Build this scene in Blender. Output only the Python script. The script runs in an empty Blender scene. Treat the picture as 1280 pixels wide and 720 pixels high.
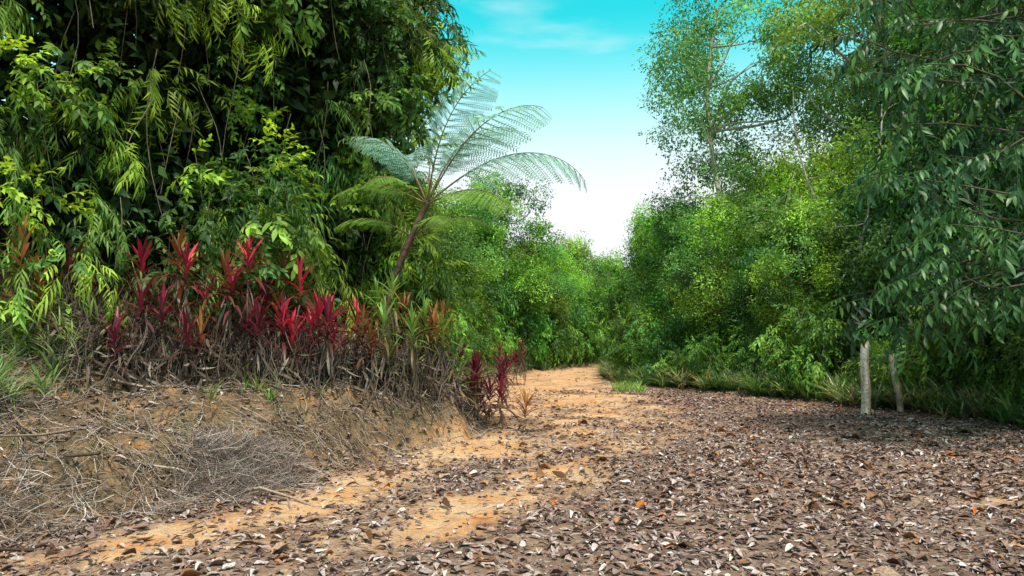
import bpy, math, numpy as np
from mathutils import Vector
R=np.random.default_rng(7)
sc=bpy.context.scene
# ---------------------------------------------------------------- helpers
TAB=R.random((256,256))
def vn(x,y,f=1.0,sd=0):
    x=np.asarray(x,float)*f+sd*17.3+1000; y=np.asarray(y,float)*f+sd*9.1+1000
    xi=np.floor(x).astype(int); yi=np.floor(y).astype(int); fx=x-xi; fy=y-yi
    fx=fx*fx*(3-2*fx); fy=fy*fy*(3-2*fy)
    g=lambda a,b:TAB[a%256,b%256]
    return (g(xi,yi)*(1-fx)+g(xi+1,yi)*fx)*(1-fy)+(g(xi,yi+1)*(1-fx)+g(xi+1,yi+1)*fx)*fy*1.0
def sm(t): t=np.clip(t,0,1); return t*t*(3-2*t)
def nrm(a): return a/np.maximum(np.linalg.norm(a,axis=-1,keepdims=True),1e-9)
def rdir(n,rng=None):
    return nrm((rng or R).normal(size=(n,3)))
class MB:
    def __init__(s): s.V=[];s.L=[];s.S=[];s.C=[];s.M=[];s.n=0
    def add(s,V,F,C,mat=0):
        V=np.asarray(V,float); C=np.broadcast_to(np.asarray(C,float),(len(V),3))
        for q in (3,4):
            ff=[f for f in F if len(f)==q]
            if ff:
                a=np.array(ff); s.L.append((a+s.n).ravel()); s.S.append(np.full(len(a),q)); s.M.append(np.full(len(a),mat))
        s.V.append(V); s.C.append(C); s.n+=len(V)
    def inst(s,T,P,D,U,sc,col,mat=0):
        V,F,C=T; n=len(P)
        if n==0: return
        D=nrm(D); X=nrm(np.cross(D,U)); Z=np.cross(X,D)
        B=np.stack([X,D,Z],axis=2)
        sc=np.broadcast_to(np.asarray(sc,float),(n,))
        W=np.einsum('nij,kj->nki',B,V)*sc[:,None,None]+P[:,None,:]
        col=np.broadcast_to(np.asarray(col,float),(n,3))
        CC=col[:,None,:]*C[None,:,:]
        F=np.asarray(F); k=len(V)
        idx=(F[None,:,:]+(np.arange(n)*k)[:,None,None]+s.n)
        s.L.append(idx.ravel()); s.S.append(np.full(n*len(F),F.shape[1])); s.M.append(np.full(n*len(F),mat))
        s.V.append(W.reshape(-1,3)); s.C.append(CC.reshape(-1,3)); s.n+=n*k
    def mesh(s,name,mats,smooth=False):
        V=np.concatenate(s.V); L=np.concatenate(s.L); S=np.concatenate(s.S); M=np.concatenate(s.M); C=np.concatenate(s.C)
        me=bpy.data.meshes.new(name)
        me.vertices.add(len(V)); me.vertices.foreach_set('co',V.astype(np.float32).ravel())
        me.loops.add(len(L)); me.loops.foreach_set('vertex_index',L.astype(np.int32))
        st=np.concatenate([[0],np.cumsum(S)[:-1]])
        me.polygons.add(len(S)); me.polygons.foreach_set('loop_start',st.astype(np.int32)); me.polygons.foreach_set('loop_total',S.astype(np.int32))
        me.polygons.foreach_set('material_index',M.astype(np.int32))
        if smooth: me.polygons.foreach_set('use_smooth',np.ones(len(S),bool))
        me.update(calc_edges=True)
        a=me.attributes.new('col','FLOAT_COLOR','POINT')
        a.data.foreach_set('color',np.concatenate([C,np.ones((len(C),1))],axis=1).astype(np.float32).ravel())
        for m in mats: me.materials.append(m)
        return me
def obj(name,me,loc=(0,0,0),rz=0,s=1,parent=None):
    o=bpy.data.objects.new(name,me); sc.collection.objects.link(o)
    o.location=loc; o.rotation_euler=(0,0,rz); o.scale=(s,s,s) if np.isscalar(s) else s
    if parent: o.parent=parent
    return o
# templates: (V, F(quads), C)
def leaf(L,W,n=3,droop=.2,fold=.25,kind='ovate',tw=0.):
    V=[];F=[]
    for i in range(n+1):
        t=i/n
        if kind=='ovate': w=max(.06,math.sin(math.pi*min(1,(t*.94+.03))**.85))
        elif kind=='strap': w=(min(1,.35+t*3))*(1-t**3)+.03
        elif kind=='cord': w=max(.05,math.sin(math.pi*(t*.93+.05)**.9))*.95
        else: w=max(.04,math.sin(math.pi*(t*.95+.03)**.6))
        w*=W/2; y=L*t*(1-.25*droop*t); z=-droop*L*t*t
        a=tw*t
        V+= [(-w*math.cos(a),y,z+fold*w-w*math.sin(a)),(0,y,z),(w*math.cos(a),y,z+fold*w+w*math.sin(a))]
        if i: b=3*(i-1); F+=[(b,b+1,b+4,b+3),(b+1,b+2,b+5,b+4)]
    return np.array(V,float),F,np.ones((len(V),3))
def diamond(L,W):
    return np.array([(0,0,0),(W/2,L*.45,.1*W),(0,L,-.15*L),(-W/2,L*.45,.1*W)],float),[(0,1,2,3)],np.ones((4,3))
def place(T,p,d,u,s=1,c=(1,1,1)):
    V,F,C=T; d=nrm(np.array(d,float)); x=nrm(np.cross(d,np.array(u,float))); z=np.cross(x,d)
    return (V@np.stack([x,d,z]))*s+np.array(p),F,C*np.array(c)
def comb(parts):
    V=[];F=[];C=[];n=0
    for v,f,c in parts:
        V.append(v);C.append(c);F+=[tuple(i+n for i in q) for q in f]; n+=len(v)
    return np.concatenate(V),F,np.concatenate(C)
def tube(pts,rad,sides=5,col=(1,1,1)):
    pts=np.array(pts,float);n=len(pts);rad=np.broadcast_to(rad,(n,))
    tg=nrm(np.gradient(pts,axis=0)); V=[];F=[]
    ref=np.array([.13,.31,.94]) if abs(tg[0][2])<.8 else np.array([.93,.3,.1])
    for i in range(n):
        a=nrm(np.cross(tg[i],ref)); b=np.cross(tg[i],a)
        for k in range(sides):
            th=2*math.pi*k/sides; V.append(pts[i]+rad[i]*(math.cos(th)*a+math.sin(th)*b))
        if i:
            for k in range(sides):
                p=(i-1)*sides;q=i*sides;k2=(k+1)%sides
                F.append((p+k,p+k2,q+k2,q+k))
    return np.array(V),F,np.ones((len(V),3))*np.array(col)
STEM=(.9,.75,.6)
def sprig_narrow(r,n=9,L=.42,lL=.19,lW=.026):
    P=[];pts=[]
    for i in range(4):
        t=i/3;pts.append((0,L*t,-.35*L*t*t))
    P.append(tube(pts,[.004,.003,.002,.001],3,STEM))
    for i in range(n):
        t=(i+1)/n; sd=1 if i%2 else -1
        p=(0,L*t,-.35*L*t*t)
        d=(sd*(.9-.6*t)+r.normal()*.15,.8,-.35-r.random()*.6)
        v=.7+.6*r.random()
        P.append(place(leaf(lL*(.8+.4*r.random()),lW,3,.35,.3,'lance'),p,d,(r.normal()*.3,0,1),1,(v,v,v)))
    return comb(P)
def sprig_broad(r,n=9,L=.32,lL=.12,lW=.05,seg=2):
    P=[tube([(0,0,0),(0,L*.5,-.02),(0,L,-.08)],[.004,.003,.001],3,STEM)]
    for i in range(n):
        t=(i+1)/n; a=i*2.4
        d=(math.cos(a)*(1-.5*t),.5+.3*t,math.sin(a)*.5*(1-.5*t)-.3)
        v=.7+.6*r.random()
        P.append(place(leaf(lL*(.7+.5*r.random()),lW,seg,.25,.3),(0,L*t,-.08*t*t),d,(r.normal()*.4,r.normal()*.2,1),1,(v,v,v)))
    return comb(P)
def sprig_far(r,n=13,Rr=.3,lL=.135,lW=.058):
    P=[]
    for i in range(n):
        p=r.normal(size=3)*Rr*.42+np.array([0,Rr*.6,0]); d=nrm(np.array([r.normal(),.8+r.normal()*.5,-.4+r.normal()*.5]))
        v=.6+.8*r.random()
        P.append(place(diamond(lL*(.7+.6*r.random()),lW),p,d,(r.normal()*.6,r.normal()*.6,1),1,(v,v,v)))
    return comb(P)
def sprig_pend(r,n=13,L=.85,lL=.21,lW=.062):
    P=[tube([(0,L*t,-.3*L*t*t) for t in (0,.25,.5,.75,1)],[.008,.006,.005,.003,.001],3,STEM)]
    for i in range(n):
        t=.12+.88*(i+r.random())/n; sd=1 if i%2 else -1
        d=(sd*(1-.55*t)+r.normal()*.25,.45+r.normal()*.25,-.35-.8*r.random()); v=.6+.8*r.random()
        P.append(place(leaf(lL*(.65+.6*r.random()),lW,3,.22,.25),(0,L*t,-.3*L*t*t),d,(sd*.2+r.normal()*.45,-.1+r.normal()*.3,1),1,(v,v,v)))
    return comb(P)
tr=np.random.default_rng(3)
NAR=[sprig_narrow(tr) for _ in range(3)]
BRO=[sprig_broad(tr) for _ in range(3)]
BIG=[sprig_broad(tr,8,.38,.18,.07,3) for _ in range(3)]
FAR=[sprig_far(tr) for _ in range(4)]
PEN=[sprig_pend(tr) for _ in range(4)]
# ---------------------------------------------------------------- materials
def mat(name):
    m=bpy.data.materials.new(name); m.use_nodes=True; nt=m.node_tree; nt.nodes.clear(); return m,nt
def leafmat(name,rough=.5,trans=.38,spec=.3,tint=(1.2,1.15,.55),vary=.3,gain=1.0):
    m,nt=mat(name); N=nt.nodes.new; l=nt.links.new
    at=N('ShaderNodeAttribute'); at.attribute_name='col'
    oi=N('ShaderNodeObjectInfo'); geo=N('ShaderNodeNewGeometry')
    no=N('ShaderNodeTexNoise'); no.inputs['Scale'].default_value=.9; no.inputs['Detail'].default_value=2
    l(geo.outputs['Position'],no.inputs['Vector'])
    mr=N('ShaderNodeMapRange'); mr.inputs['From Min'].default_value=.3; mr.inputs['From Max'].default_value=.7; mr.inputs['To Min'].default_value=(1-vary)*gain; mr.inputs['To Max'].default_value=(1+vary)*gain
    l(no.outputs['Fac'],mr.inputs['Value'])
    mo=N('ShaderNodeMapRange'); mo.inputs['To Min'].default_value=.485; mo.inputs['To Max'].default_value=.53; l(oi.outputs['Random'],mo.inputs['Value'])
    hs=N('ShaderNodeHueSaturation'); l(at.outputs['Color'],hs.inputs['Color']); l(mr.outputs[0],hs.inputs['Value'])
    if name=='foliage': l(mo.outputs[0],hs.inputs['Hue'])
    p=N('ShaderNodeBsdfPrincipled'); p.inputs['Roughness'].default_value=rough; p.inputs['Specular IOR Level'].default_value=spec
    l(hs.outputs[0],p.inputs['Base Color'])
    t=N('ShaderNodeBsdfTranslucent'); mx=N('ShaderNodeMix'); mx.data_type='RGBA'; mx.blend_type='MULTIPLY'; mx.inputs[0].default_value=1
    l(hs.outputs[0],mx.inputs[6]); mx.inputs[7].default_value=(*[c*1.4 for c in tint],1); l(mx.outputs[2],t.inputs['Color'])
    ms=N('ShaderNodeMixShader'); ms.inputs[0].default_value=trans; l(p.outputs[0],ms.inputs[1]); l(t.outputs[0],ms.inputs[2])
    o=N('ShaderNodeOutputMaterial'); l(ms.outputs[0],o.inputs[0]); return m
def drymat(name,rough=.8,sc_=40,bump=.3):
    m,nt=mat(name); N=nt.nodes.new; l=nt.links.new
    at=N('ShaderNodeAttribute'); at.attribute_name='col'
    tc=N('ShaderNodeNewGeometry'); no=N('ShaderNodeTexNoise'); no.inputs['Scale'].default_value=sc_; no.inputs['Detail'].default_value=4
    l(tc.outputs['Position'],no.inputs['Vector'])
    mr=N('ShaderNodeMapRange'); mr.inputs['From Min'].default_value=.3; mr.inputs['From Max'].default_value=.7; mr.inputs['To Min'].default_value=.55; mr.inputs['To Max'].default_value=1.35
    l(no.outputs['Fac'],mr.inputs['Value'])
    hs=N('ShaderNodeHueSaturation'); l(at.outputs['Color'],hs.inputs['Color']); l(mr.outputs[0],hs.inputs['Value'])
    p=N('ShaderNodeBsdfPrincipled'); p.inputs['Roughness'].default_value=rough; p.inputs['Specular IOR Level'].default_value=.2; l(hs.outputs[0],p.inputs['Base Color'])
    b=N('ShaderNodeBump'); b.inputs['Strength'].default_value=bump; b.inputs['Distance'].default_value=.01; l(no.outputs['Fac'],b.inputs['Height']); l(b.outputs[0],p.inputs['Normal'])
    o=N('ShaderNodeOutputMaterial'); l(p.outputs[0],o.inputs[0]); return m
M_leaf=leafmat('foliage',gain=1.6,vary=.38); M_dark=leafmat('glossy_foliage',.42,.25,.4,vary=.35,gain=1.2); M_cord=leafmat('cordyline_leaf',.4,.25,.35,tint=(1.3,.9,.8),vary=.3,gain=1.3)
M_bark=drymat('bark',.85,14,.6); M_dry=drymat('dry_leaves',.8,60,.2); M_fern=leafmat('fern_leaf',.5,.45,.25,tint=(1,1.1,.95),vary=.15,gain=1.35)
M_wood=drymat('weathered_wood',.85,22,.8)
# ---------------------------------------------------------------- terrain
LF=np.array([(-14,-4),(-8,2),(-4.75,5),(-3.8,6.3),(-2.85,7.6),(-1.6,10.2),(-.75,12.0),(-.45,12.9),(-.8,14.6),(-1.0,20),(-.7,27),(.2,33),(1.8,38),(4,42.5),(9,46.5),(18,50),(34,54)],float)
RE=np.array([(11,-6),(9.8,4),(8.9,12),(8.1,16.4),(5.7,22),(4.0,25.5),(3.6,30),(4.1,34.5),(5.6,38),(9,41.5),(18,45),(36,48)],float)
def pdist(x,y,P):
    d=np.full(np.shape(x),1e9)
    for a,b in zip(P[:-1],P[1:]):
        ab=b-a; t=np.clip(((x-a[0])*ab[0]+(y-a[1])*ab[1])/(ab@ab),0,1)
        d=np.minimum(d,np.hypot(x-a[0]-t*ab[0],y-a[1]-t*ab[1]))
    return d
def s_left(x,y): return pdist(x,y,LF)*np.where(x<np.interp(y,LF[:,1],LF[:,0]),1,-1)
def s_right(x,y): return pdist(x,y,RE)*np.where(x>np.interp(y,RE[:,1],RE[:,0]),1,-1)
def H(x,y):
    s=s_left(x,y)+.3*(vn(x,y,.9,3)-.5)+.12*(vn(x,y,3.1,5)-.5)
    w=np.interp(y,[4,9,11,12,14,20],[1.9,1.5,.95,.65,.7,1.3]); tp=np.interp(y,[5,9,12,15,25,35,45],[.88,.90,.86,.85,.6,.35,.2])
    bm=np.where(s>0,1-(1-np.clip(s/w,0,1))**1.5,0)
    z=tp*bm+np.clip(s-w-.4,0,8)*np.interp(y,[20,32],[.55,.05])
    z+=bm*(.26*(vn(x,y,1.6,1)-.5)+.20*(vn(x,y,4,2)-.5)+.10*(vn(x,y,11,4)-.5))
    r=s_right(x,y); z+=.3*sm((r+.5)/3)*(1+.5*(vn(x,y,1,6)-.5))
    z+=.10*(vn(x,y,.45,7)-.5)+.035*(vn(x,y,2.1,8)-.5)+.018*(vn(x,y,8,9)-.5)
    z+=np.clip(y-75,0,200)*.06
    return z
TA=np.array([(-4.5,4),(-3.1,5.6),(-2.4,6.9),(-1.5,8.2),(-.4,11),(0,15.6),(.2,22.7),(1.1,31),(2.9,37.5),(6.5,43),(16,47)],float)
TBk=np.array([(-2.4,4),(-1.5,5.4),(-.7,6.6),(.15,8.45),(1.5,11),(2.5,14),(2.4,18.5),(2.1,22.7),(2.5,30),(4,36.5),(8,42),(17,46)],float)
def dirtmask(x,y):
    x=np.asarray(x,float);y=np.asarray(y,float)
    wob=.8*(vn(x,y,.7,11)-.5)
    da=np.abs(pdist(x,y,TA)+wob); db=np.abs(pdist(x,y,TBk)+wob)
    wa=np.interp(y,[4,8,12,18,40],[.42,.45,.8,1.2,1.8]); wb=np.interp(y,[4,8,12,18,40],[.65,.65,.85,1.2,1.8])
    m=np.maximum(.9-da/wa*.5,.80-db/wb*.5)
    mid=sm((y-9)/7)*.34
    btw=(x>np.interp(y,TA[:,1],TA[:,0]))&(x<np.interp(y,TBk[:,1],TBk[:,0]))
    m=np.maximum(m,np.where(btw,.40+mid,0))
    m=m+mid*.35
    m=m*(np.clip(1.4-np.clip(x-3.2,0,9)*.3,0,1))
    return np.clip(m+.85*(vn(x,y,1.3,12)-.5)+.45*(vn(x,y,5,13)-.5),0,1.1)
def axis(lo,hi,st,a,b,g=1.16):
    c=list(np.arange(lo,hi,st)); d=st
    while c[-1]<b: d*=g; c.append(c[-1]+d)
    d=st; p=[lo]
    while p[-1]>a: d*=g; p.append(p[-1]-d)
    return np.array(p[1:][::-1]+c)
xs=axis(-8,10,.05,-320,320); ys=axis(3.5,24,.055,-60,420,1.06)
X,Y=np.meshgrid(xs,ys); nx,ny=len(xs),len(ys); Z=H(X,Y)
V=np.stack([X.ravel(),Y.ravel(),Z.ravel()],1)
ii=(np.arange(ny-1)[:,None]*nx+np.arange(nx-1)[None,:]).ravel()
F=np.stack([ii,ii+1,ii+1+nx,ii+nx],1)
SL=s_left(V[:,0],V[:,1]); DM=dirtmask(V[:,0],V[:,1]); SR=s_right(V[:,0],V[:,1])
COLA=np.stack([np.where(SL>.3,0,DM),sm((SL+.15)/.5),sm((SR+.3)/1.2)],1)
def gm():
    m,nt=mat('dirt_and_litter'); N=nt.nodes.new; l=nt.links.new
    at=N('ShaderNodeAttribute'); at.attribute_name='col'; sp=N('ShaderNodeSeparateColor'); l(at.outputs['Color'],sp.inputs[0])
    g=N('ShaderNodeNewGeometry'); P=g.outputs['Position']
    def noise(s,d=4,r=.6):
        n=N('ShaderNodeTexNoise'); n.inputs['Scale'].default_value=s; n.inputs['Detail'].default_value=d; n.inputs['Roughness'].default_value=r; l(P,n.inputs['Vector']); return n.outputs['Fac']
    def ramp(f,st):
        r=N('ShaderNodeValToRGB'); e=r.color_ramp.elements
        while len(e)<len(st): e.new(.5)
        for k,(p,c) in zip(e,st): k.position=p; k.color=(*c,1)
        l(f,r.inputs[0]); return r.outputs[0]
    def mix(f,a,b,bt='MIX'):
        x=N('ShaderNodeMix'); x.data_type='RGBA'; x.blend_type=bt
        if isinstance(f,float): x.inputs[0].default_value=f
        else: l(f,x.inputs[0])
        for s_,v in ((6,a),(7,b)):
            if isinstance(v,tuple): x.inputs[s_].default_value=(*v,1)
            else: l(v,x.inputs[s_])
        return x.outputs[2]
    def math_(op,a,b):
        x=N('ShaderNodeMath'); x.operation=op
        for i,v in enumerate((a,b)):
            if isinstance(v,(int,float)): x.inputs[i].default_value=v
            else: l(v,x.inputs[i])
        return x.outputs[0]
    def mr(f,a,b,c=0,d=1):
        x=N('ShaderNodeMapRange'); l(f,x.inputs['Value'])
        for nme,v in zip(('From Min','From Max','To Min','To Max'),(a,b,c,d)): x.inputs[nme].default_value=v
        return x.outputs[0]
    dn=N('ShaderNodeTexNoise'); dn.inputs['Scale'].default_value=9; l(P,dn.inputs['Vector'])
    va=N('ShaderNodeVectorMath'); va.operation='MULTIPLY_ADD'; l(dn.outputs['Color'],va.inputs[0]); va.inputs[1].default_value=(.09,.09,.09); l(P,va.inputs[2])
    vo=N('ShaderNodeTexVoronoi'); vo.inputs['Scale'].default_value=19; l(va.outputs[0],vo.inputs['Vector'])
    vs=N('ShaderNodeSeparateColor'); l(vo.outputs['Color'],vs.inputs[0])
    lit=ramp(vs.outputs[0],[(0,(.09,.06,.05)),(.35,(.20,.14,.12)),(.65,(.30,.225,.20)),(.88,(.40,.32,.29)),(1,(.50,.43,.39))])
    lit=mix(mr(vo.outputs['Distance'],.25,.7),lit,(.09,.06,.05))
    lit=mix(mr(noise(1.3),.35,.7,.2,.7),lit,(.38,.24,.155))
    dirt=ramp(noise(1.3,6,.65),[(.30,(.56,.20,.05)),(.42,(.66,.34,.135)),(.58,(.70,.47,.27))])
    dirt=mix(mr(noise(38,4,.7),.48,.70,0,.6),dirt,(.34,.20,.115))
    dirt=mix(mr(noise(90,3,.7),.58,.72,0,.6),dirt,(.70,.56,.42))
    dirt=mix(mr(noise(4.5,5,.7),.50,.68,0,.5),dirt,(.38,.25,.17))
    f=math_('ADD',sp.outputs[0],math_('MULTIPLY',math_('SUBTRACT',noise(14,6,.75),.5),1.3))
    top=mix(mr(f,.25,.85),lit,dirt)
    bank=ramp(noise(2.4,6,.7),[(.3,(.08,.055,.032)),(.45,(.18,.12,.065)),(.56,(.29,.185,.10)),(.66,(.54,.235,.065))])
    bank=mix(mr(noise(1.1,3),.54,.68,0,.6),bank,(.12,.125,.042))
    bank=mix(mr(noise(24,5,.75),.46,.67,0,.85),bank,(.04,.028,.019))  # near-black mottling puts some shade into the bank colour
    bank=mix(mr(noise(60,4,.75),.56,.7,0,.7),bank,(.38,.30,.23))
    c=mix(sp.outputs[1],top,bank)
    c=mix(sp.outputs[2],c,mix(mr(noise(6),.4,.6),(.07,.08,.03),(.13,.085,.05)))
    p=N('ShaderNodeBsdfPrincipled'); p.inputs['Roughness'].default_value=.92; p.inputs['Specular IOR Level'].default_value=.12; l(c,p.inputs['Base Color'])
    hh=math_('ADD',math_('MULTIPLY',noise(30,6,.7),1.0),math_('MULTIPLY',vs.outputs[1],.5))
    b=N('ShaderNodeBump'); b.inputs['Strength'].default_value=.9; b.inputs['Distance'].default_value=.03; l(hh,b.inputs['Height']); l(b.outputs[0],p.inputs['Normal'])
    o=N('ShaderNodeOutputMaterial'); l(p.outputs[0],o.inputs[0]); return m
M_g=gm()
def gridmesh(name,V,F,C):
    mb=MB(); mb.V=[V];mb.C=[C];mb.L=[F.ravel()];mb.S=[np.full(len(F),4)];mb.M=[np.zeros(len(F),int)]
    return mb.mesh(name,[M_g],True)
obj('ground',gridmesh('ground',V,F,COLA))
cs=V[F].mean(1); sel=(s_left(cs[:,0],cs[:,1])<-.15)&(s_right(cs[:,0],cs[:,1])<-.3)&(cs[:,1]>-5)&(cs[:,1]<52)&(cs[:,0]<34)
Fp=F[sel]; u,inv=np.unique(Fp,return_inverse=True)
Vp=V[u].copy(); Vp[:,2]+=.004
obj('dirt_path',gridmesh('dirt_path',Vp,inv.reshape(-1,4),COLA[u]))
# ---------------------------------------------------------------- ground litter
def pick(cols,n): 
    c=np.array(cols)[R.integers(0,len(cols),n)]; return c*(.7+.6*R.random((n,1)))
LITC=[(.28,.19,.165),(.35,.255,.23),(.22,.14,.12),(.13,.08,.068),(.29,.18,.14),(.45,.355,.32),(.25,.165,.145),(.11,.065,.055),(.58,.50,.46),(.34,.175,.09),(.18,.11,.09),(.40,.315,.28)]
def cleaf(L,W,cu,cr,tw=0):
    V,F,C=leaf(L,W,4,.0,.0,tw=tw); V=V.copy()
    V[:,2]+=cu*np.sin(V[:,1]/L*math.pi)*L+cr*np.abs(V[:,0])*2+ .05*L*np.sin(V[:,1]/L*7)
    C=C.copy(); C[1::3]*=.8
    return V,F,C
CT=[cleaf(1,.45,.08,.2),cleaf(1,.52,-.06,.3),cleaf(1,.38,.16,-.3,.5),cleaf(1,.55,.06,.6),cleaf(1,.32,.2,.5,-.6),cleaf(1,.5,.03,.1),cleaf(1,.24,.12,.3,.3)]
lb=MB()
def litter(n,xr,yr,size,keep,cols,dens):
    x=R.uniform(*xr,n); y=R.uniform(*yr,n)
    k=keep(x,y)&(R.random(n)<dens(x,y)); x=x[k];y=y[k];m=len(x)
    z=H(x,y)+.006+.016*R.random(m)
    a=R.random(m)*6.28; D=np.stack([np.cos(a),np.sin(a),R.normal(size=m)*.12],1)
    U=nrm(np.stack([R.normal(size=m)*.2,R.normal(size=m)*.2,np.ones(m)],1))
    sc_=R.uniform(*size,m)*(.35+1.0*R.random(m)); P=np.stack([x,y,z],1); c=pick(cols,m)
    t=R.integers(0,len(CT),m)
    for i in range(len(CT)): 
        q=t==i; lb.inst(CT[i],P[q],D[q],U[q],sc_[q],c[q])
flat=lambda x,y:(s_left(x,y)<.15)&(np.abs(x)<y*.78+1.5)
dn_=lambda x,y:np.clip(.95-.95*dirtmask(x,y),.10,1)*(.75+.5*vn(x,y,1.1,90))
litter(46000,(-6,9),(3.6,11),(.05,.11),flat,LITC,dn_)
litter(46000,(-3,12),(11,24),(.055,.115),lambda x,y:flat(x,y)&(s_right(x,y)<2),LITC,dn_)
litter(7000,(-2,9),(24,42),(.07,.12),lambda x,y:flat(x,y)&(s_right(x,y)<1),LITC,lambda x,y:dn_(x,y)*.6)
litter(900,(-6,9),(3.6,14),(.12,.21),flat,[(.16,.07,.03),(.32,.16,.08),(.10,.05,.03),(.44,.3,.2),(.24,.13,.09)],lambda x,y:.8+0*x)
litter(60,(-4,8),(4,18),(.12,.17),flat,[(.6,.2,.03),(.5,.12,.02),(.5,.4,.05)],lambda x,y:.8+0*x)
litter(20000,(-9,0),(4,14),(.05,.12),lambda x,y:(s_left(x,y)>0)&(s_left(x,y)<4)&(np.abs(x)<y*.78+1.5),LITC,lambda x,y:.35+.6*(vn(x,y,1.2,20)>.5))
obj('leaf_litter',lb.mesh('leaf_litter',[M_dry]))
def twig(r):
    pts=[(r.normal()*.03,t-.5,r.normal()*.03+.02) for t in np.linspace(0,1,5)]
    return tube(pts,[.012,.011,.009,.007,.003],4)
TW=[twig(tr) for _ in range(4)]
tb=MB()
def sticks(n,xr,yr,L,keep,cols,tilt=.12,lift=.02,thick=1):
    x=R.uniform(*xr,n); y=R.uniform(*yr,n); k=keep(x,y); x=x[k];y=y[k];m=len(x)
    z=H(x,y)+lift*R.random(m)+.008; a=R.random(m)*6.28
    e=.15; gx=(H(x+e,y)-H(x-e,y))/(2*e); gy=(H(x,y+e)-H(x,y-e))/(2*e)
    D=np.stack([np.cos(a),np.sin(a),np.cos(a)*gx+np.sin(a)*gy+R.normal(size=m)*tilt],1)
    c=pick(cols,m); t=R.integers(0,4,m); sc_=R.uniform(*L,m)
    for i in range(4):
        q=t==i; tb.inst(TW[i],np.stack([x,y,z],1)[q],D[q],rdir(q.sum()),sc_[q],c[q])
GREY=[(.40,.32,.285),(.27,.20,.165),(.50,.42,.375),(.15,.10,.08),(.33,.235,.17)]
BRN=[(.34,.25,.19),(.17,.12,.08),(.46,.38,.31),(.09,.06,.04),(.25,.17,.11)]
sticks(3800,(-6,9),(3.6,16),(.10,.38),flat,GREY)
bankk=lambda x,y:(s_left(x,y)>-.25)&(s_left(x,y)<3.4)&(np.abs(x)<y*.78+1.5)
sticks(9500,(-9,0),(4,14.5),(.12,.5),bankk,BRN+GREY[:2],.25,.08)
sticks(3500,(-7,-2),(4,9),(.15,.45),lambda x,y:(s_left(x,y)>-.2)&(s_left(x,y)<1.3),GREY,.2,.10)
sticks(130,(-9,5),(4,14),(.9,1.7),lambda x,y:np.abs(s_left(x,y)-.6)<1.4,BRN,.06,.06)
obj('fallen_twigs',tb.mesh('fallen_twigs',[M_dry]))
STRAW=comb([leaf(1,.022,4,.35,.3,'strap')])
db=MB()
def heap(cx,cy,rx,ry,h,n,ang,cols):
    a=R.random(n)*6.28; r=np.sqrt(R.random(n)); lx=np.cos(a)*r*rx; ly=np.sin(a)*r*ry
    x=cx+lx*math.cos(ang)-ly*math.sin(ang); y=cy+lx*math.sin(ang)+ly*math.cos(ang)
    z=H(x,y)+h*(1-r*r)*R.random(n)+.01
    D=rdir(n); D[:,2]=np.abs(D[:,2])*.35
    db.inst(STRAW,np.stack([x,y,z],1),D,rdir(n),R.uniform(.13,.36,n),pick(cols,n))
SG=[(.34,.275,.245),(.24,.18,.155),(.42,.355,.32),(.16,.11,.09),(.31,.225,.17)]
heap(-2.95,8.1,.75,.4,.30,3200,1.0,SG)
heap(-4.4,6.3,.8,.4,.15,900,.9,SG); heap(-5.2,7.3,.8,.5,.15,700,.9,SG)
n=6500; x=R.uniform(-9,0,n); y=R.uniform(4.5,14.5,n); k=bankk(x,y)&(vn(x,y,1.4,30)>.42); x=x[k];y=y[k];n=len(x)
D=rdir(n); D[:,2]*=.35
db.inst(STRAW,np.stack([x,y,H(x,y)+.03],1),D,rdir(n),R.uniform(.12,.36,n),pick(BRN+[(.2,.2,.06),(.14,.17,.04)],n))
obj('dry_grass_pile',db.mesh('dry_grass_pile',[M_dry]))
# ---------------------------------------------------------------- foliage helper
def clumpcloud(mb,C,Rr,nper,Ts,cols,mat_i,droop=.5,flat_=.75,out=None,tone=.35,scl=(.8,1.25),shell=.45,rng=R):
    C=np.asarray(C);n=len(C); Rr=np.broadcast_to(Rr,(n,)); idx=np.repeat(np.arange(n),nper); m=len(idx)
    d=rdir(m,rng); rad=(shell+(1-shell)*rng.random(m)**.6)[:,None]
    P=C[idx]+d*rad*Rr[idx][:,None]*np.array([1,1,flat_])
    D=d*.8+rng.normal(size=(m,3))*.35+np.array([0,0,-droop]);
    if out is not None: D=D+out[idx]
    U=np.array([0,0,1.])+rng.normal(size=(m,3))*.45+d*.5
    ct=(1-tone+2*tone*rng.random(n))[idx][:,None]; cc=np.array(cols)[rng.integers(0,len(cols),n)][idx]
    col=cc*ct*(.8+.4*rng.random((m,1))); t=rng.integers(0,len(Ts),m); s=rng.uniform(*scl,m)
    for i in range(len(Ts)):
        q=t==i; mb.inst(Ts[i],P[q],D[q],U[q],s[q],col[q],mat_i)
G_MID=[(.11,.20,.032),(.145,.24,.032),(.075,.155,.034),(.19,.285,.036),(.06,.13,.035)]
G_DK=[(.042,.10,.025),(.055,.125,.027),(.042,.105,.035),(.09,.175,.028)]
BARK=(.20,.165,.13); PALE=(.46,.42,.35)
def limb(mb,a,b,r0,r1,rng,col,bend=.12,sides=5,n=6):
    a=np.array(a,float);b=np.array(b,float);L=np.linalg.norm(b-a); t=np.linspace(0,1,n)[:,None]
    o=rng.normal(size=3)*bend*L; o2=rng.normal(size=3)*bend*L*.4
    pts=a+(b-a)*t+o*np.sin(t*math.pi)+o2*np.sin(2*t*math.pi)
    mb.add(*tube(pts,np.linspace(r0,r1,n),sides,col),0); return pts
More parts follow.
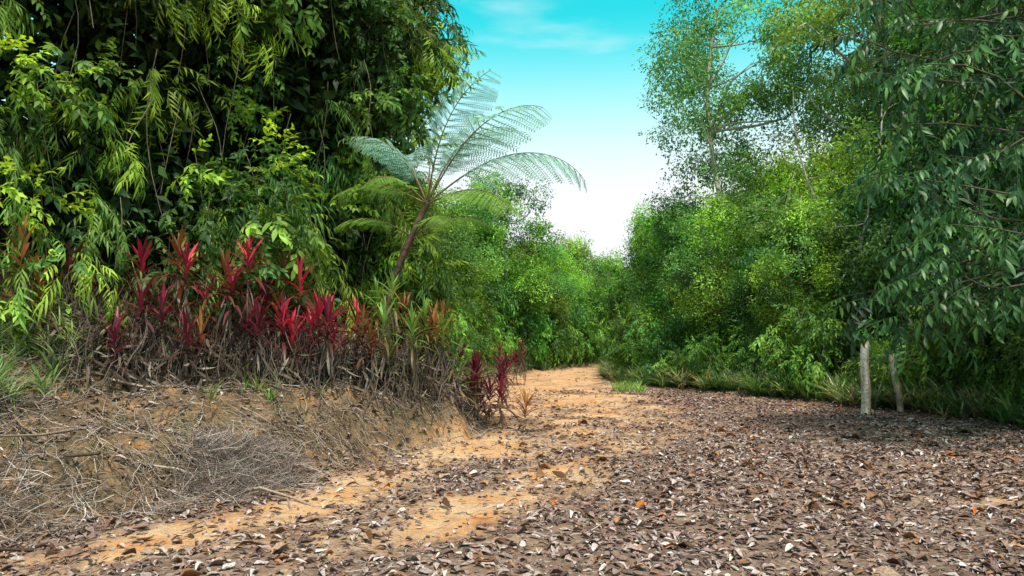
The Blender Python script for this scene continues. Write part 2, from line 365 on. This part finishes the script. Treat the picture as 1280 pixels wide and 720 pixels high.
def tree(name,seed,Ht,base,rad,ncl,rcl,nper,Ts,cols,trunkr=.13,bark=BARK,lean=.4,tone=.35,shell=.3,ntr=1,scl=(.8,1.25)):
    rg=np.random.default_rng(seed); mb=MB()
    tops=[]
    for k in range(ntr):
        top=np.array([rg.normal()*lean,rg.normal()*lean,Ht*.88]); b0=np.array([rg.normal()*.3*(k>0),rg.normal()*.3*(k>0),-.3])
        tops.append(limb(mb,b0,top,trunkr,trunkr*.25,rg,bark,.04,7,10))
    cz=(base+Ht)/2; hz=(Ht-base)/2
    cl=[]
    while len(cl)<ncl:
        d=rdir(1,rg)[0]; r=.35+.65*rg.random()**.5
        lump=1+.28*math.sin(3*math.atan2(d[1],d[0])+seed)+.18*math.sin(5*d[2]+seed*2)
        p=np.array([d[0]*rad*r*lump,d[1]*rad*r*lump,cz+d[2]*hz*r*(1+.1*rg.normal())])
        cl.append(p)
    cl=np.array(cl)
    for p in cl[::2] if ncl>30 else cl:
        tp=tops[rg.integers(0,ntr)]; zz=p[2]-.9-.3*np.linalg.norm(p[:2]); i=int(np.clip(np.argmin(abs(tp[:,2]-zz)),1,len(tp)-1))
        L=np.linalg.norm(p-tp[i]); limb(mb,tp[i],p,min(trunkr*.4,.012+L*.014),.008,rg,bark,.1,4,5)
    clumpcloud(mb,cl,rcl*(.6+.8*rg.random(ncl)),nper,Ts,cols,1,tone=tone,shell=shell,rng=rg,scl=scl)
    return mb.mesh(name,[M_bark,M_leaf])
bushy=[tree('bushy_tree',11+i,8,.6,2.3,54,.72,54,FAR,G_MID,ntr=2,trunkr=.09,tone=.6) for i in range(4)]
spire=tree('spire_tree',19,10,.8,1.9,52,.62,50,FAR,G_MID,ntr=1,trunkr=.1,tone=.55)
darkt=[tree('dark_tree',31+i,8,.5,2.3,50,.8,54,FAR,G_DK,ntr=2,trunkr=.09,tone=.55) for i in range(3)]
tall=[tree('tall_tree',51+i,16,6.5,3.1,48,.95,46,FAR,[(.08,.155,.035),(.11,.19,.035),(.06,.125,.035)],.17,PALE,.6,shell=.1) for i in range(2)]
talld=[tree('tall_dark_tree',61+i,15,2.5,3.0,80,.9,46,FAR,[(.03,.075,.02),(.045,.10,.025),(.07,.14,.025)],.16,BARK,.6,tone=.5,shell=.1) for i in range(2)]
shrub=[tree('shrub',71+i,1.8,.15,.8,16,.36,24,BRO,[(.07,.15,.025),(.11,.19,.03),(.05,.115,.025)],.02,BARK,.1,ntr=3,tone=.5) for i in range(3)]
def put(name,me,x,y,s,sz=None):
    obj(name,me,(x,y,float(H(np.array([x]),np.array([y]))[0])-.05),R.random()*6.28,(s,s,(sz or s)))
for x,y,s in [(8.8,21.5,.68),(7.3,25.5,.78),(7.2,29.5,.88),(7.9,33.5,.9),(9.6,36.8,.95),(10.3,27,1.0),(11.4,33,1.15),(13.5,40,1.2),(10.7,23.5,.95),(15,36,1.3)]:
    put('tropical_tree',bushy[R.integers(0,4)],x,y,s)
for x,y,s in [(-3.7,21,.66),(-3.6,26,.82),(-2.6,31,.84),(.6,41,.85),(3.0,45.5,.8),(6.4,49,.85),(10.5,52,.95),(15,54,1.1),(-6,28,.95),(-5,37,1.1),(-7.5,22,.9),(-4,46,1.2),(1.5,52,1.05),(5,56,1.1)]:
    put('tropical_tree',bushy[R.integers(0,4)],x,y,s)
for x,y,s,z in [(-.6,36,1.0,1.0),(-2.2,38,1.0,.95),(8.7,46,1.1,1.05)]:
    put('spire_tree',spire,x,y,s,z)
for x,y,s in [(8.6,23.6,.6),(8.2,31.5,.75),(10.9,15.8,.78),(12.4,13.2,.85),(10.8,19,.85),(13,17.5,1.2),(15,14.5,1.3),(12.8,21.5,1.2),(15.5,11.2,1.1),(17,19,1.5),(16,25,1.5),(13.5,10,.9)]:
    put('tropical_tree',darkt[R.integers(0,3)],x,y,s)
for i,(x,y,s) in enumerate([(8.6,28.5,1.02),(12.4,25.5,1.08),(14.6,21.5,1.1),(17,30,1.2)]):
    put('tall_tree',tall[i%2],x,y,s)
for i,(x,y,s) in enumerate([(12.8,15.5,.85),(14.2,18.5,1.0),(13.8,12.2,.85),(17.5,15.5,1.0)]):
    put('tall_dark_tree',talld[i%2],x,y,s)
pts=[]
for y in np.arange(12.5,42,1.0):
    pts.append((np.interp(y,RE[:,1],RE[:,0])+.9+R.random()*1.0,y+R.normal()*.2,.6+R.random()*.6))
for y in np.arange(17,34,1.5):
    pts.append((np.interp(y,LF[:,1],LF[:,0])-.9-R.random()*.8,y,.6+R.random()*.6))
for y in np.arange(34,48,.7):
    pts.append((np.interp(y,LF[:,1],LF[:,0])-.8-R.random()*1.2,y+.4,1.0+R.random()*.7))
for x,y,s in pts: put('shrub',shrub[R.integers(0,3)],x,y,s,s*(1+R.random()*.5))
mb=MB(); C=[]
for k in range(330):
    y=R.uniform(60,96); x=R.uniform(-50,70)
    C.append((x,y,R.uniform(.5,6+ (y-60)*.06+2.5*vn(x,y,.12,40))))
clumpcloud(mb,np.array(C),2.3,36,FAR,G_MID,0,scl=(2.4,3.6),shell=.2)
C=[(R.choice([-1,1])*R.uniform(16,40)+3,R.uniform(18,60),R.uniform(.5,9)) for k in range(220)]
C=[c for c in C if not (-2<s_right(np.array([c[0]]),np.array([c[1]]))[0]*-1<9 and c[0]>14 and 40<c[1]<54)]
clumpcloud(mb,np.array(C),2.2,30,FAR,G_DK+G_MID[:2],0,scl=(2.0,3.0),shell=.2)
obj('distant_trees',mb.mesh('distant_trees',[M_leaf]))
# ---------------------------------------------------------------- left vine covered thicket
WL=np.array([(-10.5,4.6),(-9,6.6),(-7.0,8.7),(-5.2,10.9),(-3.7,12.8),(-2.5,14.2),(-2.9,16.5),(-4.4,20)],float)
seg=np.r_[0,np.cumsum(np.hypot(*np.diff(WL,axis=0).T))]
def wall(t): 
    x=np.interp(t,seg,WL[:,0]);y=np.interp(t,seg,WL[:,1]); e=.2
    dx=np.interp(t+e,seg,WL[:,0])-np.interp(t-e,seg,WL[:,0]);dy=np.interp(t+e,seg,WL[:,1])-np.interp(t-e,seg,WL[:,1])
    nn=nrm(np.stack([dy,-dx,0*dx],1)); return x,y,nn
def wallclumps(n,zlo,zhi,off,amp,hole):
    t=R.uniform(0,seg[-1],n); z=R.uniform(zlo,zhi,n); x,y,nn=wall(t)
    b=vn(t,z,.55,50)-.5
    lean=np.interp(z,[1,2,3,4.6,5.6,7,9],[-.5,-.1,.3,-.1,-.35,.3,.4])
    P=np.stack([x,y,z],1)+nn*(off+amp*b+lean+R.normal(size=n)*.15)[:,None]
    k=(vn(t,z,.9,51)>hole)&(z>H(P[:,0],P[:,1])+.15); return P[k],nn[k]
vb=MB()
LEFTG=[(.10,.185,.03),(.07,.145,.028),(.05,.12,.028),(.15,.24,.03),(.035,.09,.025)]
P,nn=wallclumps(370,1.0,9.6,.15,1.9,.31); h=int(len(P)*.4); g2=int(len(P)*.75)
clumpcloud(vb,P[:h],R.uniform(.35,.75,h),24,NAR,LEFTG+[(.17,.25,.03)],1,droop=.8,out=nn[:h]*.6,tone=.6)
clumpcloud(vb,P[h:g2],R.uniform(.35,.75,g2-h),24,BRO,LEFTG,1,droop=.5,out=nn[h:g2]*.6,tone=.6)
clumpcloud(vb,P[g2:],R.uniform(.35,.75,len(P)-g2),19,BIG,[LEFTG[1],LEFTG[2],LEFTG[4],LEFTG[0]],1,droop=.5,out=nn[g2:]*.6,tone=.6)
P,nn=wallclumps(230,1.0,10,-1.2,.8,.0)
clumpcloud(vb,P,.95,24,FAR,[(.02,.045,.012),(.03,.06,.015)],1,scl=(1.4,2.1),out=nn*.3)  # backing leaves coloured very dark; the thicket's inner shade put into the colour
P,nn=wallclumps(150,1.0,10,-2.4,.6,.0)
clumpcloud(vb,P,1.3,16,FAR,[(.012,.025,.01)],1,scl=(2.6,3.8))  # deepest layer, near-black leaf colour standing in for shade behind the gaps
P,nn=wallclumps(50,3.0,8.5,.85,1.2,.3)
clumpcloud(vb,P,.32,12,BRO,[(.20,.32,.03),(.15,.28,.03)],1,droop=-.1,out=nn*.8)
for k in range(84):
    t=R.uniform(.5,seg[-1]-4) if k<44 else R.uniform(1,5.5); x,y,n1=wall(np.array([t])); n1=n1[0]
    z0=R.uniform(2.3,6.0); p0=np.array([x[0],y[0],z0])-n1*.3; L=R.uniform(1.0,2.2)
    side=np.array([-n1[1],n1[0],0])*R.normal()*.5
    T=np.linspace(0,1,9)[:,None]
    pts=p0+(n1+side)*L*.75*T+np.array([0,0,1])*(L*.75*T-1.35*L*T*T)
    vb.add(*tube(pts,np.linspace(.012,.003,9),4,(.4,.42,.18)),0)
    m=30; tt=R.uniform(.15,1,m)[:,None]; PP=p0+(n1+side)*L*.75*tt+np.array([0,0,1])*(L*.75*tt-1.35*L*tt*tt)
    DD=n1*.7+R.normal(size=(m,3))*.5+np.array([0,0,-.6])
    g=np.array([LEFTG[0],LEFTG[1],LEFTG[3],(.18,.27,.03)])[R.integers(0,4)]
    q=R.integers(0,3); vb.inst(NAR[q],PP,DD,np.array([0,0,1.])+R.normal(size=(m,3))*.2,R.uniform(.7,1.1,m),g*(.9+.4*R.random((m,1))),1)
for k in range(190):
    t=R.uniform(3,seg[-1]-1); x,y,n1=wall(np.array([t])); n1=n1[0]; z1=R.uniform(3,9); L=R.uniform(.8,3)
    p=np.array([x[0],y[0],z1])+n1*R.uniform(-.5,.8)
    limb(vb,p,p+np.array([R.normal()*.2,R.normal()*.2,-L]),.010,.005,R,(.26,.2,.14),.05,3,7)
for k in range(7):
    t=R.uniform(2,seg[-1]-5); x,y,n1=wall(np.array([t])); n1=n1[0]; p=np.array([x[0],y[0],.8])-n1*1.6
    limb(vb,p,p+np.array([R.normal()*.5,R.normal()*.5,8]),.12,.05,R,(.08,.065,.05),.04,7,9)
C=[]
for k in range(74):
    d=rdir(1)[0]; C.append(np.array([-3.3,15.2,8.2])+d*np.array([2.2,1.7,2.2])*(.5+.5*R.random()))
clumpcloud(vb,np.array(C),.5,22,NAR+BIG,[(.04,.10,.028),(.06,.13,.03)],1,droop=.7,tone=.5)
C=[]
for k in range(60):
    d=rdir(1)[0]; C.append(np.array([-2.35,14.9,2.6])+d*np.array([1.15,1.1,1.7])*(.5+.5*R.random()))
clumpcloud(vb,np.array(C),.42,24,NAR+BRO,LEFTG[1:],1,droop=.6,tone=.5)
obj('vine_thicket',vb.mesh('vine_thicket',[M_bark,M_leaf]))
# ---------------------------------------------------------------- tree fern
fb=MB()
pin=[tube([(0,0,0),(0,.5,-.03),(0,1,-.16)],[.012,.008,.003],3,(.5,.55,.35))]
for i in range(15):
    t=.06+.92*i/14; w=.14*math.sin(math.pi*min(1,(1-t)*.75+.22))**.8
    for sd in (-1,1):
        v=.8+.4*tr.random(); D=nrm(np.array([sd,.45+tr.normal()*.08,-.12])); 
        pin.append(place(diamond(w,.036),(0,t,-.16*t*t),D,(tr.normal()*.2,0,1),1,(v,v,v)))
PIN=comb(pin)
fx,fy=-1.85,12.6; fz=float(H(np.array([fx]),np.array([fy]))[0])
crown=np.array([-1.45,12.5,3.9])
def ferntrunk(a,b,r):
    T=np.linspace(0,1,14)[:,None]; pts=a+(b-a)*T+np.array([-.28,0,0])*np.sin(T*math.pi)
    fb.add(*tube(pts,r*(1+.15*np.sin(np.arange(14)*2.1)),8,(.13,.085,.06)),0); 
ferntrunk(np.array([fx-.3,fy,fz-.2]),crown,.05); ferntrunk(np.array([fx-.1,fy+.1,fz-.2]),crown+np.array([-.25,.1,-.55]),.042)
def frond(o,az,el,L,curl,col):
    az=math.radians(az); h=np.array([math.cos(az),math.sin(az),0]); n=26; pts=[o]; a=math.radians(el)
    for i in range(n):
        t=i/n; pts.append(pts[-1]+(h*math.cos(a)+np.array([0,0,1])*math.sin(a))*L/n); a-=math.radians(curl)/n*(.1+1.8*t)
    pts=np.array(pts); fb.add(*tube(pts,np.linspace(.018,.004,len(pts)),5,(.20,.14,.07)),0)
    tg=nrm(np.gradient(pts,axis=0)); side=np.array([-math.sin(az),math.cos(az),0])
    for sd in (-1,1):
        t=np.linspace(.26,.99,18); P=np.stack([np.interp(t*n,np.arange(n+1),pts[:,j]) for j in range(3)],1); TG=np.stack([np.interp(t*n,np.arange(n+1),tg[:,j]) for j in range(3)],1)
        up=nrm(np.cross(TG,side)*1.0); up=np.where(up[:,2:3]<0,-up,up)
        D=sd*side+TG*.55-up*.05+np.array([0,0,-.25])+R.normal(size=P.shape)*.07
        s=.66*L/2.6*np.sin(np.pi*np.clip((t-.14)*1.0+.1,0.02,.97))**.7+.04
        fb.inst(PIN,P,D,up,s,np.array(col)*(.85+.3*R.random((len(t),1))),1)
FC=(.24,.40,.36); FB=(.18,.30,.06)
for az,el,L,cu,c in [(-30,80,2.6,68,FC),(-35,54,2.9,84,FC),(-12,38,3.1,105,FC),(35,66,2.6,80,FC),(90,66,2.3,80,FC),(150,66,2.2,90,FC),(175,28,1.8,80,FB),(-130,32,1.4,80,FB),(-45,10,2.2,65,FB),(205,66,1.8,90,FC)]:
    frond(crown,az,el,L,cu,c)
for az,el,L,cu in [(10,35,1.5,85),(-50,30,1.3,80),(190,30,1.4,80)]: frond(crown+np.array([-.25,.1,-.55]),az,el,L,cu,FB)
obj('tree_fern',fb.mesh('tree_fern',[M_bark,M_fern]))
# ---------------------------------------------------------------- cordylines
CS=[leaf(1,.115,5,.12,.35,'cord'),leaf(1,.12,5,.35,.35,'cord',.3),leaf(1,.11,5,.6,.35,'cord',-.3)]
def cordyline(x,y,h,kind,ncane,Ls=.42):
    mb=MB(); z=0.
    for k in range(ncane):
        b=np.array([R.normal()*.14,R.normal()*.14,-.1]); hh=h*(1 if k==0 else R.uniform(.5,.95)); tp=np.array([b[0]+R.normal()*.16,b[1]+R.normal()*.14,hh-.42])
        limb(mb,b,tp,.016,.013,R,(.16,.12,.09),.05,5,6)
        n=R.integers(20,28); i=np.arange(n); t=i/n; az=i*2.4+R.random()*6; el=np.radians(82-80*t**1.0+R.normal(size=n)*9)
        D=np.stack([np.cos(az)*np.cos(el),np.sin(az)*np.cos(el),np.sin(el)],1)
        P=tp+np.array([0,0,1])*((1-t)*.40-.04)[:,None]
        L=Ls*(.7+.4*R.random(n))*np.where(t<.15,.8,1)
        r=R.random((n,1))
        if kind=='red': a=np.array((.46,.03,.065));m_=np.array((.14,.018,.03));e=np.array((.07,.03,.025))
        elif kind=='bronze': a=np.array((.26,.12,.035));m_=np.array((.12,.05,.025));e=np.array((.07,.055,.03))
        elif kind=='maroon': a=np.array((.17,.018,.038));m_=np.array((.075,.018,.026));e=np.array((.045,.03,.022))
        else: a=np.array((.14,.24,.04));m_=np.array((.08,.15,.03));e=np.array((.16,.08,.03))
        T=t[:,None]; sw=np.clip(T*1.9+1.0*(r-.45),0,1); col=a*(1-sw)+m_*sw; col=np.where((T>.75),col*.3+e*.7,col)*(.55+.9*R.random((n,1)))
        cls=np.where(t<.35,0,np.where(t<.7,1,2))
        U=np.tile([0,0,1.],(n,1))+.01
        for j in range(3):
            q=cls==j; mb.inst(CS[j],P[q],D[q],U[q],L[q],col[q],1)
        m=6; a_=R.random(m)*6.28; DD=np.stack([np.cos(a_)*.35,np.sin(a_)*.35,-np.ones(m)],1)
        mb.inst(CS[0],tp+np.array([0,0,1])*R.uniform(-.3,.05,m)[:,None],DD,rdir(m),R.uniform(.25,.4,m),pick([(.16,.11,.08),(.24,.19,.15),(.1,.06,.05)],m),1)
    obj('cordyline_plant',mb.mesh('cordyline_plant',[M_bark,M_cord]),(x,y,float(H(np.array([x]),np.array([y]))[0])))
def onray(u,d): return (u-640)/924*d
for u,d,h,kd,nc in [(12,8.6,1.35,'bronze',2),(-20,9.3,1.4,'bronze',2),(118,9.3,1.15,'maroon',2),(142,9.5,1.3,'red',1),(165,9.0,1.1,'maroon',2),(205,9.9,1.5,'bronze',2),(228,9.4,1.1,'maroon',2),(250,9.9,1.4,'red',2),(272,10.0,1.4,'bronze',1),(292,10.2,1.65,'red',3),(322,10.4,1.6,'maroon',2),(340,10.6,1.7,'bronze',2),(365,10.4,1.65,'red',3),(270,9.4,.9,'bronze',1),(335,9.9,1.0,'maroon',1),(388,10.2,1.1,'maroon',1),(402,10.4,1.15,'red',2),(425,10.9,1.15,'red',2),(445,10.9,1.1,'bronze',2),(462,11.0,1.2,'red',2),(482,11.3,1.2,'green',2),(495,11.7,1.5,'green',2),(515,11.4,1.15,'green',2),(532,11.8,1.4,'bronze',2),(548,11.9,1.3,'green',2),(562,12.2,1.3,'bronze',2),(576,12.3,1.1,'green',2),(588,13.0,1.2,'maroon',4),(600,13.6,1.15,'maroon',4),(608,14.3,1.2,'maroon',4),(620,17,1.1,'maroon',3),(648,26,1.4,'maroon',3),(634,24,1.3,'maroon',3),(634,12.75,.55,'bronze',1)]:
    cordyline(onray(u,d),d,h,kd,nc,.46)
th=MB(); n=4200; t=R.uniform(0,1,n); u_=60+540*t; d_=8.9+3.6*t**1.1+R.normal(size=n)*.35; x=(u_-640)/924*d_; y=d_; z=H(x,y)+R.random(n)*.5
k=s_left(x,y)>.15; D=rdir(n); D[:,2]=-np.abs(D[:,2])*1.0
th.inst(CS[1],np.stack([x,y,z],1)[k],D[k],rdir(k.sum()),R.uniform(.15,.38,k.sum()),pick([(.15,.11,.08),(.25,.2,.16),(.08,.05,.04),(.11,.08,.05)],k.sum()),0)
n=1500; t=R.uniform(0,1,n); u_=60+540*t; d_=8.8+3.4*t**1.1+R.normal(size=n)*.3; x=(u_-640)/924*d_; y=d_; z=H(x,y)
k=s_left(x,y)>.25; D=np.stack([R.normal(size=n)*.3,R.normal(size=n)*.3,np.ones(n)],1)
tv=TW[0][0].copy(); tv[:,1]+=.5
th.inst((tv,TW[0][1],TW[0][2]),np.stack([x,y,z],1)[k],D[k],rdir(k.sum()),R.uniform(.4,.9,k.sum()),pick([(.18,.14,.11),(.09,.06,.05)],k.sum()),0)
n=900; t=R.uniform(0,1,n); y=7+6.2*t; x=np.interp(y,LF[:,1],LF[:,0])-R.uniform(.25,.9,n); z=H(x,y)+.05
D=np.stack([.8+0*x,-.5+0*x,-.9+0*x],1)+R.normal(size=(n,3))*.4
th.inst((tv,TW[0][1],TW[0][2]),np.stack([x,y,z],1),D,rdir(n),R.uniform(.15,.5,n),pick([(.2,.15,.11),(.09,.06,.04),(.3,.23,.17)],n),0)
obj('dead_stems',th.mesh('dead_stems',[M_dry]))
# ---------------------------------------------------------------- grass tufts
def tuft(r,n=16,L=.6,W=.028,dr=.45):
    P=[]
    for i in range(n):
        a=i*2.4; e=math.radians(r.uniform(40,85)); v=.6+.8*r.random()
        P.append(place(leaf(L*(.6+.5*r.random()),W,4,dr*(.6+.8*r.random()),.3,'strap'),(r.normal()*.03,r.normal()*.03,0),(math.cos(a)*math.cos(e),math.sin(a)*math.cos(e),math.sin(e)),(0,0.01,1),1,(v,v,v)))
    return comb(P)
TU=[tuft(tr) for _ in range(3)]
gb=MB()
def tufts(x,y,s,cols):
    n=len(x); a=R.random(n)*6.28; P=np.stack([x,y,H(x,y)],1); t=R.integers(0,3,n); c=pick(cols,n); s=R.uniform(*s,n)
    D=np.stack([np.cos(a),np.sin(a),0*a],1)
    for i in range(3):
        q=t==i; gb.inst(TU[i],P[q],D[q],np.tile([0,0,1.],(q.sum(),1)),s[q],c[q])
GC=[(.07,.125,.04),(.10,.155,.06),(.22,.24,.16),(.06,.11,.035),(.25,.21,.15),(.05,.10,.03)]
y=R.uniform(9,40,1050); x=np.interp(y,RE[:,1],RE[:,0])-.15+np.abs(R.normal(size=1050))*.8+.7*vn(y,y,.8,61); tufts(x,y,(.7,1.6),GC)
y=R.uniform(16,44,220); x=np.interp(y,LF[:,1],LF[:,0])-.2-np.abs(R.normal(size=220))*.5; tufts(x,y,(.5,.9),GC)
x=R.uniform(-7.2,-5.0,120); y=R.uniform(7.0,9.0,120); tufts(x,y,(.6,.95),[(.10,.16,.06),(.13,.18,.09),(.22,.26,.18)])
x=onray(R.uniform(60,560,60),10.3); y=np.full(60,10.3)+R.normal(size=60)*.5; k=s_left(x,y)>.9; tufts(x[k],y[k],(.5,.8),[(.12,.2,.05),(.2,.22,.08)])
x=R.uniform(3.2,4.2,20); y=R.uniform(23,25,20); tufts(x,y,(.6,.9),[(.14,.22,.06)])
obj('grass',gb.mesh('grass',[M_leaf]))
pb=MB(); P=np.array([[onray(75,8.6),8.6,float(H(np.array([onray(75,8.6)]),np.array([8.6]))[0])]]); 
for dx,dz in ((0,.35),(.15,.2),(-.12,.15)):
    pb.inst(TU[0],P+np.array([dx,0,dz]),np.array([[1.,.2,0]]),np.array([[0,0,1.]]),.6,(.4,.44,.2)); 
pb.add(*tube([P[0]-[0,0,.1],P[0]+[0,0,.4]],.012,5,(.2,.2,.1)),0)
obj('variegated_plant',pb.mesh('variegated_plant',[M_leaf]))
# ---------------------------------------------------------------- dark pendulous tree at the right
rb=MB()
tx,ty=11.2,12.4; tz=float(H(np.array([tx]),np.array([ty]))[0])
trk=limb(rb,(tx,ty,tz-.3),(tx-.6,ty-.3,11),.2,.08,R,(.12,.09,.07),.03,9,12)
DKC=[(.028,.078,.024),(.04,.10,.028),(.06,.13,.032),(.022,.062,.022)]
for k in range(64):
    z1=R.uniform(1.9,8.4); xl=np.interp(z1,[1.8,3,4.5,6,8],[5.8,5.5,5.3,5.0,5.9])+abs(R.normal())*1.4
    e=np.array([xl,R.uniform(9.2,13),z1]); zb=z1+R.uniform(.2,1.2); i=int(np.argmin(abs(trk[:,2]-zb))); i=max(i,2)
    pts=limb(rb,trk[i],e,.035,.008,R,(.10,.08,.06),.06,5,9)
    m=17; tt=R.uniform(.3,1,m)*8; PP=np.stack([np.interp(tt,np.arange(9),pts[:,j]) for j in range(3)],1)
    PP[-1]=pts[-1]
    dr=nrm(pts[-1]-pts[0]); D=dr*.8+R.normal(size=(m,3))*np.array([.5,.8,.3])+np.array([0,0,-.3]); D[-1]=dr
    tone=R.uniform(.5,1.5)
    for q in range(4):
        a=np.arange(m)%4==q
        rb.inst(PEN[q],PP[a],D[a],np.array([0,0,1.])+R.normal(size=(a.sum(),3))*.3,R.uniform(.6,1.1,a.sum()),tone*np.array(DKC)[R.integers(0,4,a.sum())]*(1+.6*R.random((a.sum(),1))),1)
obj('drooping_leaf_tree',rb.mesh('drooping_leaf_tree',[M_bark,M_dark]))
sb=MB()
for k,(x,y,z,dx) in enumerate([(8.9,19.5,8,1.2),(9.7,21,9,-1.3),(8.0,22.0,6,.9),(10.2,17.2,8,.6),(7.6,24,7,1.5)]):
    p=limb(sb,(x,y,-.1),(x+dx,y+R.normal()*.5,z),.05,.018,R,(.40,.36,.29),.07,6,10)
    for j in range(8): 
        i=R.integers(3,9); limb(sb,p[i],p[i]+rdir(1)[0]*np.array([1.4,1.2,1]),.018,.005,R,(.36,.32,.25),.12,4,6)
obj('slender_saplings',sb.mesh('slender_saplings',[M_bark]))
# ---------------------------------------------------------------- fence posts
def post(x,y,h,r,lean,col):
    z=float(H(np.array([x]),np.array([y]))[0]); n=16; sd=12; V=[];F=[]
    for i in range(n):
        t=i/(n-1); c=np.array([lean*t*h+.02*math.sin(t*6),.01*math.cos(t*5),t*h-.15])
        for k in range(sd):
            a=2*math.pi*k/sd; rr=r*(1-.15*t)*(1+.2*math.sin(3*a+1+t)+.09*math.sin(7*a+t*2)+.05*R.normal())
            zz=(.09*math.sin(a*2+1)*r/.08 if i==n-1 else 0)
            V.append(c+np.array([rr*math.cos(a),rr*math.sin(a),zz]))
        if i:
            for k in range(sd): p=(i-1)*sd;q=i*sd;F.append((p+k,p+(k+1)%sd,q+(k+1)%sd,q+k))
    V.append(np.array([lean*h,0,h-.16])); q=(n-1)*sd; F+=[(q+k,q+(k+1)%sd,len(V)-1) for k in range(sd)]
    V=np.array(V); mott=.6+.9*vn(V[:,0]*8+V[:,1]*6,V[:,2],5,77)[:,None]
    mb=MB(); mb.add(V,F,np.array(col)*mott); o=obj('fence_post',mb.mesh('fence_post',[M_wood]),(x,y,z))
post(onray(1077,15.6),15.6,1.62,.09,.03,(.70,.63,.51)); post(onray(1122,15.9),15.9,1.35,.065,-.12,(.42,.34,.25))
# ---------------------------------------------------------------- stones
bm=MB(); n=900
ic=[(0,0,1),(.9,0,.1),(.3,.85,0),(-.7,.5,.1),(-.75,-.5,0),(.25,-.9,.1)]
stV=np.array(ic+[(0,0,-.6)],float); 
x=R.uniform(-5,8,n);y=R.uniform(3.8,22,n);k=flat(x,y);x=x[k];y=y[k];s=R.uniform(.006,.026,len(x))
T3=(stV,[(0,i,i%5+1) for i in range(1,6)]+[(6,i%5+1,i) for i in range(1,6)],np.ones((7,3)))
bm.inst(T3,np.stack([x,y,H(x,y)+.004],1),rdir(len(x))*[1,1,.2],np.tile([0,0,1.],(len(x),1)),s,pick([(.35,.2,.1),(.3,.24,.2),(.45,.3,.2)],len(x)))
obj('pebbles',bm.mesh('pebbles',[M_dry]))
# ---------------------------------------------------------------- light
EL,AZ=60,168
el=math.radians(EL); az=math.radians(AZ)
sd=Vector((math.sin(az)*math.cos(el),math.cos(az)*math.cos(el),math.sin(el)))
L=bpy.data.lights.new('sun','SUN'); L.energy=4.5; L.angle=math.radians(3); L.color=(1,.94,.85)
lo=bpy.data.objects.new('sun',L); sc.collection.objects.link(lo); lo.rotation_euler=(-sd).to_track_quat('-Z','Y').to_euler()
w=bpy.data.worlds.new('World'); sc.world=w; w.use_nodes=True; nt=w.node_tree; nt.nodes.clear(); N=nt.nodes.new; l=nt.links.new
sk=N('ShaderNodeTexSky'); sk.sky_type='NISHITA'; sk.sun_disc=False; sk.sun_elevation=el; sk.sun_rotation=az; sk.dust_density=1.5
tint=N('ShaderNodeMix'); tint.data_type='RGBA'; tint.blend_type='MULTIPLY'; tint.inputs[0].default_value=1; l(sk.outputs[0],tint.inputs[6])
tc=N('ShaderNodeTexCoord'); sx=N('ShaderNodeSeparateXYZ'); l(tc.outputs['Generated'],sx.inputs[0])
hi=N('ShaderNodeMapRange'); hi.interpolation_type='SMOOTHSTEP'; l(sx.outputs[2],hi.inputs['Value']); hi.inputs['From Min'].default_value=.45; hi.inputs['From Max'].default_value=.75  # overhead sky, out of view, shaped toward neutral to cut cyan ambient light
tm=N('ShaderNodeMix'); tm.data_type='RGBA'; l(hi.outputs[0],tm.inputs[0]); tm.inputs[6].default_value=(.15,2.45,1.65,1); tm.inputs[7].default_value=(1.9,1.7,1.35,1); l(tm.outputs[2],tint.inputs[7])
mr=N('ShaderNodeMapRange'); mr.interpolation_type='SMOOTHSTEP'; l(sx.outputs[2],mr.inputs['Value']); mr.inputs['From Min'].default_value=.18; mr.inputs['From Max'].default_value=.42; mr.inputs['To Min'].default_value=1; mr.inputs['To Max'].default_value=0
mp=N('ShaderNodeMapping'); mp.inputs['Scale'].default_value=(2.2,2.2,9); mp.inputs['Rotation'].default_value=(0,.5,0); l(tc.outputs['Generated'],mp.inputs[0])
no=N('ShaderNodeTexNoise'); no.inputs['Scale'].default_value=1.6; no.inputs['Detail'].default_value=5; l(mp.outputs[0],no.inputs['Vector'])
cr=N('ShaderNodeMapRange'); cr.interpolation_type='SMOOTHSTEP'; l(no.outputs['Fac'],cr.inputs['Value']); cr.inputs['From Min'].default_value=.5; cr.inputs['From Max'].default_value=.8; cr.inputs['To Max'].default_value=.5
mx=N('ShaderNodeMath'); mx.operation='MAXIMUM'; l(mr.outputs[0],mx.inputs[0]); l(cr.outputs[0],mx.inputs[1])
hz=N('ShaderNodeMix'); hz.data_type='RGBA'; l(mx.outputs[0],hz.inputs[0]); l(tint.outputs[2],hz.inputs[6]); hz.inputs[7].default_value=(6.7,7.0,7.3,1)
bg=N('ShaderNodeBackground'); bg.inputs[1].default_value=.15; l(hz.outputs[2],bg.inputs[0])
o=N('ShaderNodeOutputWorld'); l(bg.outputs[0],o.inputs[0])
# ---------------------------------------------------------------- camera
cam=bpy.data.cameras.new('camera'); co=bpy.data.objects.new('camera',cam); sc.collection.objects.link(co)
cam.lens=26; cam.sensor_width=36; cam.clip_end=1500; cam.clip_start=.05
co.location=(0,0,1.6+float(H(np.array([0.]),np.array([0.]))[0])); co.rotation_euler=(math.radians(94.0),0,0); sc.camera=co
sc.view_settings.view_transform='Standard'; sc.view_settings.look='None'; sc.view_settings.exposure=0
